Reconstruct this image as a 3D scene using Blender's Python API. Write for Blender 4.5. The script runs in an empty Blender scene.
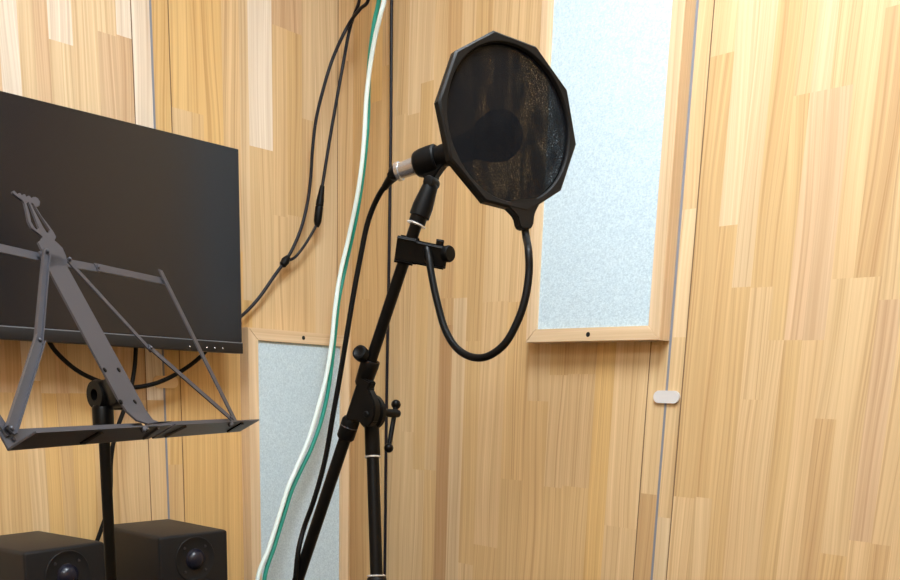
import bpy, bmesh, math, random
from mathutils import Vector, Matrix
random.seed(7)
S = bpy.context.scene
COL = S.collection
PI = math.pi
H = 1.25                       # eye height of the camera
XL, YB = -1.46, 1.204          # inner faces of the left wall and of the back wall
XR, YF, ZC = 0.66, -1.05, 2.35  # right wall, front wall, ceiling

# ------------------------------------------------------------------ camera
MROWS = ((0.71463176, -0.03050365, 0.69883544),
         (0.17041674, 0.97653883, -0.13164361),
         (-0.67842433, 0.21316996, 0.703064))
def w2b(r): return Vector((r[0], r[2], -r[1]))
CR, CD, CF = w2b(MROWS[0]), w2b(MROWS[1]), w2b(MROWS[2])
F, CX, CY = 900.0, 450.0, 590.0
EYE = Vector((0, 0, H))
cam = bpy.data.cameras.new('camera')
cam.sensor_width = 36; cam.sensor_fit = 'HORIZONTAL'
cam.lens = 36.0 * F / 900.0
cam.shift_y = (CY - 290.0) / 900.0
cam.clip_start = 0.02
cam_o = bpy.data.objects.new('camera', cam); COL.objects.link(cam_o)
rm = Matrix((CR, -CD, -CF)).transposed()
cam_o.matrix_world = Matrix.Translation(EYE) @ rm.to_4x4()
S.camera = cam_o

# measuring helpers: sight line through a point of the photograph met with a real plane / depth
def ray(px, py): return CR * ((px - CX) / F) + CD * ((py - CY) / F) + CF
def atX(px, py, X): d = ray(px, py); return EYE + d * (X / d.x)
def atY(px, py, Y): d = ray(px, py); return EYE + d * (Y / d.y)
def atZ(px, py, Z): d = ray(px, py); return EYE + d * ((Z - H) / d.z)
def atD(px, py, D): return EYE + ray(px, py) * D
def atW(px, py, off):          # a point off metres in front of the left or back wall
    d = ray(px, py)
    ts = []
    if d.x < 0: ts.append((XL + off) / d.x)
    if d.y > 0: ts.append((YB - off) / d.y)
    return EYE + d * min(ts)

# ------------------------------------------------------------------ materials
def srgb(*c):
    out = []
    for v in c:
        v = v / 255.0
        out.append(v / 12.92 if v <= 0.04045 else ((v + 0.055) / 1.055) ** 2.4)
    return tuple(out) + (1.0,)
def new_mat(name):
    m = bpy.data.materials.new(name); m.use_nodes = True
    nt = m.node_tree
    return m, nt, nt.nodes['Principled BSDF']
def N(nt, t, **kw):
    n = nt.nodes.new(t)
    for k, v in kw.items(): setattr(n, k, v)
    return n
def plain(name, col, rough=0.5, metal=0.0, bump=0.0, bscale=300.0, spec=0.5, var=0.0):
    m, nt, b = new_mat(name)
    b.inputs['Base Color'].default_value = col
    b.inputs['Roughness'].default_value = rough
    b.inputs['Metallic'].default_value = metal
    b.inputs['Specular IOR Level'].default_value = spec
    tc = N(nt, 'ShaderNodeTexCoord')
    nz = N(nt, 'ShaderNodeTexNoise'); nz.inputs['Scale'].default_value = bscale; nz.inputs['Detail'].default_value = 3
    nt.links.new(tc.outputs['Object'], nz.inputs['Vector'])
    if bump:
        bp = N(nt, 'ShaderNodeBump'); bp.inputs['Strength'].default_value = bump; bp.inputs['Distance'].default_value = 0.001
        nt.links.new(nz.outputs['Fac'], bp.inputs['Height']); nt.links.new(bp.outputs['Normal'], b.inputs['Normal'])
    if var:
        mr = N(nt, 'ShaderNodeMapRange'); mr.inputs['To Min'].default_value = max(0.0, rough - var); mr.inputs['To Max'].default_value = rough + var
        nt.links.new(nz.outputs['Fac'], mr.inputs['Value']); nt.links.new(mr.outputs['Result'], b.inputs['Roughness'])
    return m

def grain_nodes(nt, vec_out, seed_out, hs, zs):
    """multiplier for wood grain running along the third axis of vec"""
    sp = N(nt, 'ShaderNodeSeparateXYZ'); nt.links.new(vec_out, sp.inputs[0])
    h = N(nt, 'ShaderNodeMath', operation='ADD'); nt.links.new(sp.outputs[0], h.inputs[0]); nt.links.new(sp.outputs[1], h.inputs[1])
    sd = N(nt, 'ShaderNodeMath', operation='MULTIPLY'); sd.inputs[1].default_value = 61.0
    if seed_out: nt.links.new(seed_out, sd.inputs[0])
    else: sd.inputs[0].default_value = 0.37
    # slow waviness of the grain
    cw = N(nt, 'ShaderNodeCombineXYZ'); nt.links.new(h.outputs[0], cw.inputs[0]); nt.links.new(sd.outputs[0], cw.inputs[1]); nt.links.new(sp.outputs[2], cw.inputs[2])
    mw = N(nt, 'ShaderNodeMapping'); mw.inputs['Scale'].default_value = (9, 1, 2.2); nt.links.new(cw.outputs[0], mw.inputs[0])
    nw = N(nt, 'ShaderNodeTexNoise'); nw.inputs['Scale'].default_value = 1.0; nw.inputs['Detail'].default_value = 1; nt.links.new(mw.outputs[0], nw.inputs['Vector'])
    ws = N(nt, 'ShaderNodeMath', operation='MULTIPLY'); ws.inputs[1].default_value = 0.035; nt.links.new(nw.outputs['Fac'], ws.inputs[0])
    hh = N(nt, 'ShaderNodeMath', operation='ADD'); nt.links.new(h.outputs[0], hh.inputs[0]); nt.links.new(ws.outputs[0], hh.inputs[1])
    c1 = N(nt, 'ShaderNodeCombineXYZ'); nt.links.new(hh.outputs[0], c1.inputs[0]); nt.links.new(sd.outputs[0], c1.inputs[1]); nt.links.new(sp.outputs[2], c1.inputs[2])
    res = []
    for sc, det, lo, hi in (((hs, 1, zs), 4, 0.30, 0.72), ((hs * 0.22, 1, zs * 0.35), 2, 0.32, 0.68), ((hs * .8, 1, zs * .3), 1, 0.68, 0.54)):
        mp = N(nt, 'ShaderNodeMapping'); mp.inputs['Scale'].default_value = sc; nt.links.new(c1.outputs[0], mp.inputs[0])
        nz = N(nt, 'ShaderNodeTexNoise'); nz.inputs['Scale'].default_value = 1.0; nz.inputs['Detail'].default_value = det; nz.inputs['Roughness'].default_value = 0.6
        nt.links.new(mp.outputs[0], nz.inputs['Vector'])
        mr = N(nt, 'ShaderNodeMapRange'); mr.inputs['From Min'].default_value = lo; mr.inputs['From Max'].default_value = hi
        nt.links.new(nz.outputs['Fac'], mr.inputs['Value']); res.append(mr.outputs['Result'])
    return res

def wood_mat(name, base=None, hs=340.0, zs=3.0, fine=0.17, broad=0.13, rough=0.45):
    """timber: colour from the stave attribute (or one base colour), grain along object Z"""
    m, nt, b = new_mat(name)
    tc = N(nt, 'ShaderNodeTexCoord')
    seed = None
    if base is None:
        at = N(nt, 'ShaderNodeAttribute', attribute_name='stave')
        colr = at.outputs['Color']; seed = at.outputs['Alpha']
    else:
        rgb = N(nt, 'ShaderNodeRGB'); rgb.outputs[0].default_value = base; colr = rgb.outputs[0]
    f, br, ln = grain_nodes(nt, tc.outputs['Object'], seed, hs, zs)
    dk = N(nt, 'ShaderNodeMix', data_type='RGBA', blend_type='MULTIPLY')
    dk.inputs['Factor'].default_value = 1.0
    nt.links.new(colr, dk.inputs['A'])
    r1 = N(nt, 'ShaderNodeMix', data_type='RGBA'); r1.inputs['A'].default_value = (1 - fine * 1.0, 1 - fine * 1.25, 1 - fine * 1.5, 1); r1.inputs['B'].default_value = (1 + fine * .25, 1 + fine * .28, 1 + fine * .3, 1)
    nt.links.new(f, r1.inputs['Factor'])
    nt.links.new(r1.outputs['Result'], dk.inputs['B'])
    dk2 = N(nt, 'ShaderNodeMix', data_type='RGBA', blend_type='MULTIPLY'); dk2.inputs['Factor'].default_value = 1.0
    r2 = N(nt, 'ShaderNodeMix', data_type='RGBA'); r2.inputs['A'].default_value = (1 - broad * .8, 1 - broad * 1.1, 1 - broad * 1.4, 1); r2.inputs['B'].default_value = (1 + broad * .3, 1 + broad * .35, 1 + broad * .4, 1)
    nt.links.new(br, r2.inputs['Factor'])
    nt.links.new(dk.outputs['Result'], dk2.inputs['A']); nt.links.new(r2.outputs['Result'], dk2.inputs['B'])
    dk3 = N(nt, 'ShaderNodeMix', data_type='RGBA', blend_type='MULTIPLY'); dk3.inputs['Factor'].default_value = 1.0
    r3 = N(nt, 'ShaderNodeMix', data_type='RGBA'); r3.inputs['A'].default_value = (1 - fine * .9, 1 - fine * 1.2, 1 - fine * 1.45, 1); r3.inputs['B'].default_value = (1, 1, 1, 1)
    nt.links.new(ln, r3.inputs['Factor']); nt.links.new(dk2.outputs['Result'], dk3.inputs['A']); nt.links.new(r3.outputs['Result'], dk3.inputs['B'])
    nt.links.new(dk3.outputs['Result'], b.inputs['Base Color'])
    b.inputs['Roughness'].default_value = rough
    b.inputs['Specular IOR Level'].default_value = 0.35
    bp = N(nt, 'ShaderNodeBump'); bp.inputs['Strength'].default_value = 0.10; bp.inputs['Distance'].default_value = 0.0006
    nt.links.new(f, bp.inputs['Height']); nt.links.new(bp.outputs['Normal'], b.inputs['Normal'])
    return m

def fabric_mat(name, lo, hi):
    m, nt, b = new_mat(name)
    tc = N(nt, 'ShaderNodeTexCoord')
    nz = N(nt, 'ShaderNodeTexNoise'); nz.inputs['Scale'].default_value = 330; nz.inputs['Detail'].default_value = 4; nz.inputs['Roughness'].default_value = 0.7
    n2 = N(nt, 'ShaderNodeTexVoronoi'); n2.inputs['Scale'].default_value = 420
    nt.links.new(tc.outputs['Object'], nz.inputs['Vector']); nt.links.new(tc.outputs['Object'], n2.inputs['Vector'])
    mr = N(nt, 'ShaderNodeMapRange'); mr.inputs['From Min'].default_value = 0.34; mr.inputs['From Max'].default_value = 0.66
    nt.links.new(nz.outputs['Fac'], mr.inputs['Value'])
    mx = N(nt, 'ShaderNodeMix', data_type='RGBA'); mx.inputs['A'].default_value = lo; mx.inputs['B'].default_value = hi
    nt.links.new(mr.outputs['Result'], mx.inputs['Factor'])
    nt.links.new(mx.outputs['Result'], b.inputs['Base Color'])
    b.inputs['Roughness'].default_value = 0.95; b.inputs['Specular IOR Level'].default_value = 0.1
    bp = N(nt, 'ShaderNodeBump'); bp.inputs['Strength'].default_value = 0.25; bp.inputs['Distance'].default_value = 0.001
    nt.links.new(n2.outputs['Distance'], bp.inputs['Height']); nt.links.new(bp.outputs['Normal'], b.inputs['Normal'])
    return m

def gauze_mat(name):
    """two layers of black nylon gauze: light passes through the weave, more where the threads happen to line up"""
    m, nt, b = new_mat(name)
    out = nt.nodes['Material Output']
    b.inputs['Base Color'].default_value = srgb(8, 9, 13); b.inputs['Roughness'].default_value = 0.8; b.inputs['Specular IOR Level'].default_value = 0.1
    tc = N(nt, 'ShaderNodeTexCoord')
    big = N(nt, 'ShaderNodeTexNoise'); big.inputs['Scale'].default_value = 26; big.inputs['Detail'].default_value = 2; big.inputs['Distortion'].default_value = 1.2
    mp = N(nt, 'ShaderNodeMapping'); mp.inputs['Scale'].default_value = (1, 1.5, .55)
    nt.links.new(tc.outputs['Object'], mp.inputs[0]); nt.links.new(mp.outputs[0], big.inputs['Vector'])
    fine = N(nt, 'ShaderNodeTexNoise'); fine.inputs['Scale'].default_value = 850; fine.inputs['Detail'].default_value = 2
    nt.links.new(tc.outputs['Object'], fine.inputs['Vector'])
    m1 = N(nt, 'ShaderNodeMapRange'); m1.inputs['From Min'].default_value = 0.39; m1.inputs['From Max'].default_value = 0.56; nt.links.new(big.outputs['Fac'], m1.inputs['Value'])
    m2 = N(nt, 'ShaderNodeMapRange'); m2.inputs['From Min'].default_value = 0.50; m2.inputs['From Max'].default_value = 0.64; nt.links.new(fine.outputs['Fac'], m2.inputs['Value'])
    mu = N(nt, 'ShaderNodeMath', operation='MULTIPLY'); nt.links.new(m1.outputs[0], mu.inputs[0]); nt.links.new(m2.outputs[0], mu.inputs[1])
    sc = N(nt, 'ShaderNodeMath', operation='MULTIPLY_ADD'); sc.inputs[1].default_value = 0.52; sc.inputs[2].default_value = 0.08; nt.links.new(mu.outputs[0], sc.inputs[0])
    tr = N(nt, 'ShaderNodeBsdfTransparent'); ms = N(nt, 'ShaderNodeMixShader')
    nt.links.new(sc.outputs[0], ms.inputs[0]); nt.links.new(b.outputs[0], ms.inputs[1]); nt.links.new(tr.outputs[0], ms.inputs[2])
    nt.links.new(ms.outputs[0], out.inputs['Surface'])
    return m

def emit_mat(name, col, strength):
    m, nt, b = new_mat(name)
    b.inputs['Base Color'].default_value = (0.9, 0.9, 0.9, 1)
    b.inputs['Emission Color'].default_value = col; b.inputs['Emission Strength'].default_value = strength
    return m

MAT = dict(
    wall=wood_mat('laminated_wall_timber'),
    rail_v=wood_mat('frame_timber_upright', srgb(224, 200, 166), hs=420, fine=.12, broad=.16),
    groove=plain('dark_groove', srgb(126, 98, 72), 0.9),
    gasket=plain('grey_gasket', srgb(124, 127, 138), 0.7, bump=.1),
    fabric=fabric_mat('acoustic_fabric', srgb(174, 195, 208), srgb(206, 224, 234)),
    black=plain('black_paint', srgb(7, 7, 8), 0.42, bump=.05, bscale=900, spec=.16),
    rubber=plain('black_rubber', srgb(7, 7, 8), 0.5, bump=.08, bscale=700, spec=.16),
    cable=plain('black_cable_jacket', srgb(16, 16, 26), 0.4, spec=.25),
    dark=plain('dark_hole', srgb(10, 10, 10), 0.9),
    popframe=plain('popfilter_plastic', srgb(18, 17, 17), 0.5, bump=.25, bscale=1400, spec=.2),
    gauze=gauze_mat('nylon_gauze'),
    chrome=plain('chrome', srgb(226, 228, 232), 0.22, 0.6),
    nickel=plain('satin_nickel', srgb(206, 206, 208), 0.25, 0.85, bscale=500, var=.05),
    greymetal=plain('grey_painted_metal', srgb(68, 68, 75), 0.42, 0.28, bump=.05, bscale=900),
    screen=plain('monitor_screen', srgb(22, 23, 28), 0.22, bump=.006, bscale=2500, spec=.5),
    bezel=plain('monitor_bezel', srgb(26, 26, 28), 0.4, spec=.35, bump=.1, bscale=1500),
    speaker=plain('speaker_vinyl', srgb(40, 37, 36), 0.5, bump=.3, bscale=1100, spec=.3),
    baffle=plain('speaker_baffle', srgb(20, 21, 24), 0.5, bump=.1, bscale=1200, spec=.25),
    dome=plain('tweeter_dome', srgb(16, 18, 34), 0.3, spec=.4),
    white_cable=plain('white_cable_jacket', srgb(222, 240, 240), 0.4),
    green_cable=plain('green_cable_jacket', srgb(10, 138, 122), 0.4),
    plate=plain('brushed_plate', srgb(222, 222, 224), 0.42, 0.25, bump=.15, bscale=600),
    plate_tan=plain('tan_plate', srgb(222, 192, 148), 0.5, 0.0, bump=.1, bscale=600),
    ceiling=plain('ceiling_paint', srgb(236, 234, 230), 0.9, bump=.2, bscale=120),
    floor=plain('grey_carpet', srgb(84, 82, 84), .95, bump=.6, bscale=260, spec=.1),
    desk=plain('desk_laminate', srgb(70, 66, 62), 0.5, bump=.1),
    lamp=emit_mat('lamp_diffuser', (0.85, 0.94, 1.0, 1), 13.5),
    lampframe=plain('lamp_frame', srgb(235, 235, 235), 0.5),
)

# ------------------------------------------------------------------ object helpers
ORG = {}
def tag(o, label, cat, group=None, kind=None):
    o['label'] = label; o['category'] = cat
    if group: o['group'] = group
    if kind: o['kind'] = kind
    return o
def empty(name, loc, label, cat, group=None):
    o = bpy.data.objects.new(name, None); COL.objects.link(o)
    o.empty_display_size = 0.05; o.location = loc
    ORG[o.name] = Vector(loc)
    return tag(o, label, cat, group)
def obj(name, bm, mat, parent=None, origin=None, smooth=True, angle=35):
    """bm is in world coordinates; it becomes ONE mesh object"""
    if parent is not None: org = ORG[parent.name] if origin is None else Vector(origin)
    elif origin is not None: org = Vector(origin)
    else:
        vs = [v.co for v in bm.verts]
        org = Vector(((min(v.x for v in vs) + max(v.x for v in vs)) / 2, (min(v.y for v in vs) + max(v.y for v in vs)) / 2, min(v.z for v in vs)))
    bmesh.ops.recalc_face_normals(bm, faces=bm.faces)
    bmesh.ops.translate(bm, verts=bm.verts, vec=-org)
    me = bpy.data.meshes.new(name); bm.to_mesh(me); bm.free()
    if smooth:
        me.polygons.foreach_set('use_smooth', [True] * len(me.polygons))
        me.set_sharp_from_angle(angle=math.radians(angle))
    for m in (mat if isinstance(mat, (list, tuple)) else [mat]): me.materials.append(m)
    o = bpy.data.objects.new(name, me); COL.objects.link(o)
    if parent is not None:
        o.parent = parent; o.location = org - ORG[parent.name]
    else: o.location = org
    ORG[o.name] = org
    return o
def BM(): return bmesh.new()
def frame_from(z, x=None):
    z = z.normalized()
    if x is None: x = Vector((0, 0, 1)) if abs(z.z) < 0.9 else Vector((1, 0, 0))
    x = (x - z * x.dot(z)).normalized()
    return x, z.cross(x), z
def add_obox(bm, c, ax, ay, az, sx, sy, sz, bev=0.0, seg=2):
    """box of full sizes sx,sy,sz along unit axes"""
    g = bmesh.ops.create_cube(bm, size=1.0)
    vs = g['verts']
    for v in vs:
        p = v.co.copy(); v.co = c + ax * (p.x * sx) + ay * (p.y * sy) + az * (p.z * sz)
    if bev:
        es = list({e for v in vs for e in v.link_edges})
        bmesh.ops.bevel(bm, geom=es, offset=bev, segments=seg, affect='EDGES', profile=0.5)
    return bm
UX, UY, UZ = Vector((1, 0, 0)), Vector((0, 1, 0)), Vector((0, 0, 1))
def add_box(bm, x0, x1, y0, y1, z0, z1, bev=0.0, seg=2):
    return add_obox(bm, Vector(((x0 + x1) / 2, (y0 + y1) / 2, (z0 + z1) / 2)), UX, UY, UZ, x1 - x0, y1 - y0, z1 - z0, bev, seg)
def add_bar(bm, a, b, w, t, side, bev=0.0):
    """flat bar from a to b, width w along side x dir, thickness t"""
    d = (b - a); L = d.length; d.normalize()
    n = (side - d * side.dot(d)).normalized()      # thickness direction
    return add_obox(bm, (a + b) / 2, d, d.cross(n), n, L, w, t, bev)
def add_lathe(bm, a, axis, prof, n=32, caps=True, up=None):
    """prof: list of (distance along axis, radius)"""
    x, y, z = frame_from(axis, up)
    rings = []
    for s, r in prof:
        c = a + z * s
        rings.append([bm.verts.new(c + (x * math.cos(2 * PI * k / n) + y * math.sin(2 * PI * k / n)) * max(r, 1e-5)) for k in range(n)])
    for r0, r1 in zip(rings, rings[1:]):
        for k in range(n): bm.faces.new((r0[k], r0[(k + 1) % n], r1[(k + 1) % n], r1[k]))
    if caps: bm.faces.new(rings[0][::-1]); bm.faces.new(rings[-1])
    return bm
def add_cyl(bm, a, b, r, n=24, bev=0.0):
    L = (b - a).length
    pr = [(0, r), (L, r)] if not bev else [(0, r - bev), (bev * .3, r - bev * .3), (bev, r), (L - bev, r), (L - bev * .3, r - bev * .3), (L, r - bev)]
    return add_lathe(bm, a, b - a, pr, n)
def add_sphere(bm, c, r, seg=24, rings=14):
    bmesh.ops.create_uvsphere(bm, u_segments=seg, v_segments=rings, radius=r, matrix=Matrix.Translation(c)); return bm
def spline(pts, per=10):
    """centripetal Catmull-Rom through pts"""
    P = [pts[0] * 2 - pts[1]] + list(pts) + [pts[-1] * 2 - pts[-2]]
    out = []
    for i in range(1, len(P) - 2):
        p0, p1, p2, p3 = P[i - 1], P[i], P[i + 1], P[i + 2]
        t0 = 0.0; t1 = t0 + max(1e-5, (p1 - p0).length) ** .5; t2 = t1 + max(1e-5, (p2 - p1).length) ** .5; t3 = t2 + max(1e-5, (p3 - p2).length) ** .5
        for k in range(per):
            t = t1 + (t2 - t1) * k / per
            a1 = p0 * ((t1 - t) / (t1 - t0)) + p1 * ((t - t0) / (t1 - t0)); a2 = p1 * ((t2 - t) / (t2 - t1)) + p2 * ((t - t1) / (t2 - t1)); a3 = p2 * ((t3 - t) / (t3 - t2)) + p3 * ((t - t2) / (t3 - t2))
            b1 = a1 * ((t2 - t) / (t2 - t0)) + a2 * ((t - t0) / (t2 - t0)); b2 = a2 * ((t3 - t) / (t3 - t1)) + a3 * ((t - t1) / (t3 - t1))
            out.append(b1 * ((t2 - t) / (t2 - t1)) + b2 * ((t - t1) / (t2 - t1)))
    out.append(pts[-1].copy()); return out
def add_tube(bm, pts, r, n=12, per=10, smooth=True, rfun=None):
    P = spline(pts, per) if smooth and len(pts) > 2 else list(pts)
    T = [(P[min(i + 1, len(P) - 1)] - P[max(i - 1, 0)]).normalized() for i in range(len(P))]
    x, y, _ = frame_from(T[0])
    rings = []
    for i, (p, t) in enumerate(zip(P, T)):
        x = (x - t * x.dot(t)).normalized(); y = t.cross(x)
        rr = r if rfun is None else rfun(i / (len(P) - 1))
        rings.append([bm.verts.new(p + (x * math.cos(2 * PI * k / n) + y * math.sin(2 * PI * k / n)) * rr) for k in range(n)])
    for r0, r1 in zip(rings, rings[1:]):
        for k in range(n): bm.faces.new((r0[k], r0[(k + 1) % n], r1[(k + 1) % n], r1[k]))
    bm.faces.new(rings[0][::-1]); bm.faces.new(rings[-1])
    return bm
def add_prism(bm, outline, nrm, t, bev=0.0):
    """outline: world points on a plane; extruded by t along nrm"""
    f = bm.faces.new([bm.verts.new(p) for p in outline])
    r = bmesh.ops.extrude_face_region(bm, geom=[f])
    vs = [e for e in r['geom'] if isinstance(e, bmesh.types.BMVert)]
    bmesh.ops.translate(bm, verts=vs, vec=nrm * t)
    return bm
def add_strip(bm, pts, w, nrm, t):
    """flat ribbon of width w following pts (same plane), thickness t along nrm"""
    L, R = [], []
    for i, p in enumerate(pts):
        d = (pts[min(i + 1, len(pts) - 1)] - pts[max(i - 1, 0)]).normalized(); s = nrm.cross(d).normalized()
        L.append(p + s * w / 2); R.append(p - s * w / 2)
    return add_prism(bm, L + R[::-1], nrm, t)
def struct(name, bm, mat, **kw):
    o = obj(name, bm, mat, **kw); o['kind'] = 'structure'; return o

# ------------------------------------------------------------------ timber walls
TONE = dict(P=(221, 198, 161), L=(217, 189, 146), M=(212, 181, 133), B=(201, 169, 125), R=(209, 180, 145),
            O=(217, 183, 126), W=(229, 217, 200), D=(191, 155, 113))
TONE = {k: srgb(*v) for k, v in TONE.items()}
def wall_mesh(name, horiz, fixed, inward, cols, z0=0.0, z1=ZC, tones='LMMBL'):
    """cols: (a0, a1, gap_left, gap_right, [(z_top_of_joint ...)], 'tones from the top down')
    staves are separate faces of one wall mesh; behind them the wall body"""
    bm = BM()
    lay = bm.verts.layers.float_color.new('stave')
    def P(h, z, o=0.0):
        return Vector((h, fixed + inward * o, z)) if horiz == 'x' else Vector((fixed + inward * o, h, z))
    def quad(h0, h1, za, zb, tone):
        c = TONE[tone]; j = random.uniform(-.035, .035); k = random.uniform(-.02, .02)
        col = (c[0] * (1 + j), c[1] * (1 + j + k * .5), c[2] * (1 + j + k), random.random())
        vs = [bm.verts.new(P(h, z)) for h, z in ((h0, za), (h1, za), (h1, zb), (h0, zb))]
        for v in vs: v[lay] = col
        f = bm.faces.new(vs); f.material_index = 0
    for a0, a1, gl, gr, joints, tn in cols:
        zs = [z1] + [z for z in joints] + [z0]
        ts = list(tn)
        for i in range(len(zs) - 1): quad(a0 + gl, a1 - gr, zs[i + 1], zs[i], ts[min(i, len(ts) - 1)])
    lo = min(c[0] for c in cols); hi = max(c[1] for c in cols)
    # body behind the staves
    n0 = len(bm.faces)
    ins, outs = -0.002, -0.06
    b = [P(h, z, o) for o in (ins, outs) for h, z in ((lo, z0), (hi, z0), (hi, z1), (lo, z1))]
    v = [bm.verts.new(p) for p in b]
    for q in v: q[lay] = (0.1, 0.07, 0.05, 0)
    for idx in ((0, 1, 2, 3), (4, 5, 6, 7), (0, 1, 5, 4), (1, 2, 6, 5), (2, 3, 7, 6), (3, 0, 4, 7)):
        f = bm.faces.new([v[i] for i in idx]); f.material_index = 1
    me = bpy.data.meshes.new(name)
    bm.normal_update()
    for f in bm.faces:
        if f.material_index == 0:
            n = f.normal
            want = Vector((0, inward, 0)) if horiz == 'x' else Vector((inward, 0, 0))
            if n.dot(want) < 0: f.normal_flip()
    bm.to_mesh(me); bm.free()
    me.materials.append(MAT['wall']); me.materials.append(MAT['groove'])
    o = bpy.data.objects.new(name, me); COL.objects.link(o); o['kind'] = 'structure'
    return o
def rnd_joints(tn='LMBMLRM', lo=.1, hi=2.1):
    z = hi - random.uniform(.0, .5); out = []; t = [random.choice(tn)]
    while z > lo:
        out.append(z); t.append(random.choice(tn)); z -= random.uniform(.35, .8)
    return out, ''.join(t)
def rnd_cols(a, b, tn='LMBMLRM', step=None):
    cols = []; x = a
    while x < b - 1e-4:
        w = random.choice((.026, .03, .035, .04, .055, .065)); x2 = min(b, x + w)
        if b - x2 < .015: x2 = b
        j, t = rnd_joints(tn); cols.append((x, x2, 0, 0, j, t)); x = x2
    return cols
def zB(px, py): return atY(px, py, YB).z
def zL(px, py): return atX(px, py, XL).z
G = 0.0009     # half of a board groove
SG = 0.0018    # half of a panel seam
def zs(f, px, ys): return [f(px, y) for y in ys]
bc = []
def cb(a0, a1, ys, tn, px, gl=0, gr=0): bc.append((a0, a1, gl, gr, zs(zB, px, ys) + [.62 - random.random() * .2], tn + random.choice('LMB')))
cb(-1.460, -1.407, [300], 'MM', 355); cb(-1.407, -1.377, [103, 400], 'OMM', 372); cb(-1.377, -1.347, [66, 430], 'LMM', 385)
cb(-1.347, -1.305, [115], 'LL', 400); cb(-1.305, -1.272, [115, 432], 'PLL', 410); cb(-1.272, -1.240, [81, 471], 'PML', 430)
cb(-1.240, -1.208, [220, 471], 'LLM', 438); cb(-1.208, -1.175, [298, 325], 'BBD' , 450); cb(-1.175, -1.142, [120, 298], 'LMP', 460)
cb(-1.142, -1.105, [341, 566], 'MML', 476); cb(-1.105, -1.047, [302, 547], 'LLM', 490); cb(-1.047, -0.995, [302, 480], 'LMM', 515)
cb(-0.995, -0.949, [401], 'LM', 535); cb(-0.949, -0.911, [375, 487], 'MLM', 550); cb(-0.911, -0.857, [374, 487], 'MLM', 575)
cb(-0.857, -0.822, [330], 'MO', 600); cb(-0.822, -0.7605, [528], 'LL', 625, 0, G); cb(-0.7605, -0.7275, [345, 494], 'MLB', 648, G, SG)
cb(-0.7275, -0.702, [209, 337, 521], 'LPLP', 690, SG, G)
cb(-0.702, -0.666, [60, 499], 'LML', 700, G, 0); cb(-0.666, -0.638, [227, 499], 'PML', 715); cb(-0.638, -0.610, [287], 'PM', 745)
cb(-0.610, -0.577, [287, 400], 'MLL', 765); cb(-0.577, -0.555, [98, 340], 'LML', 785); cb(-0.555, -0.530, [95, 340], 'PRM', 800)
cb(-0.530, -0.501, [90, 340], 'LRL', 825); cb(-0.501, -0.473, [278, 420], 'LLB', 850); cb(-0.473, -0.438, [12, 277, 560], 'LBLM', 870)
cb(-0.438, -0.410, [-30, 300, 544], 'LLRL', 880); cb(-0.410, -0.385, [200, 547], 'BLB', 897)
bc += rnd_cols(-0.385, XR)
lc = rnd_cols(YF, .30, 'WPLWR') 
def cl(a0, a1, ys, tn, px, gl=0, gr=0): lc.append((a0, a1, gl, gr, zs(zL, px, ys) + [.62 - random.random() * .2], tn + random.choice('LMO')))
x = .30
for w in (.05, .045, .05, .06, .05): cl(x, x + w, [393], random.choice('WPR') + random.choice('LMO'), 30); x += w
cl(.555, .582, [380], 'WL', 10); cl(.582, .605, [393], 'PO', 28); cl(.605, .626, [393], 'RM', 45); cl(.626, .662, [42, 393], 'WPO', 60)
cl(.662, .701, [393], 'PM', 90); cl(.701, .732, [33, 420], 'PRL', 105); cl(.732, .757, [37, 400], 'WRL', 125, 0, G)
cl(.757, .790, [400], 'WL', 145, G, SG); cl(.790, .821, [465], 'OM', 165, SG, G)
cl(.821, .858, [109, 200], 'OLO', 180, G, 0); cl(.858, .880, [113, 200], 'OMO', 195); cl(.880, .918, [250], 'OO', 212)
cl(.918, .952, [250], 'LO', 230); cl(.952, .970, [300], 'PO', 245); cl(.970, 1.019, [148, 400], 'WLL', 260); cl(1.019, 1.051, [27, 216], 'RLL', 280)
cl(1.051, 1.084, [33, 216], 'RML', 295); cl(1.084, 1.114, [120], 'PL', 308); cl(1.114, 1.167, [500], 'PL', 325, 0, G); cl(1.167, YB, [60], 'LL', 345, G, 0)
wall_mesh('wall_back', 'x', YB, -1, bc)
wall_mesh('wall_left', 'y', XL, 1, lc)
wall_mesh('wall_right', 'y', XR, -1, rnd_cols(YF, YB))
wall_mesh('wall_front', 'x', YF, 1, rnd_cols(XL, XR))
bm = BM(); add_box(bm, XL - .06, XR + .06, YF - .06, YB + .06, -.06, 0); struct('floor', bm, MAT['floor'], origin=(0, 0, 0))
bm = BM(); add_box(bm, XL - .06, XR + .06, YF - .06, YB + .06, ZC, ZC + .06); struct('ceiling', bm, MAT['ceiling'], origin=(0, 0, 0))
bm = BM(); add_box(bm, -.7275 - SG, -.7275 + SG, YB - .0006, YB + .0015, 0, ZC); struct('trim_1', bm, MAT['gasket'])
bm = BM(); add_box(bm, XL - .0015, XL + .0006, .790 - SG, .790 + SG, 0, ZC); struct('trim_2', bm, MAT['gasket'])

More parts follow.
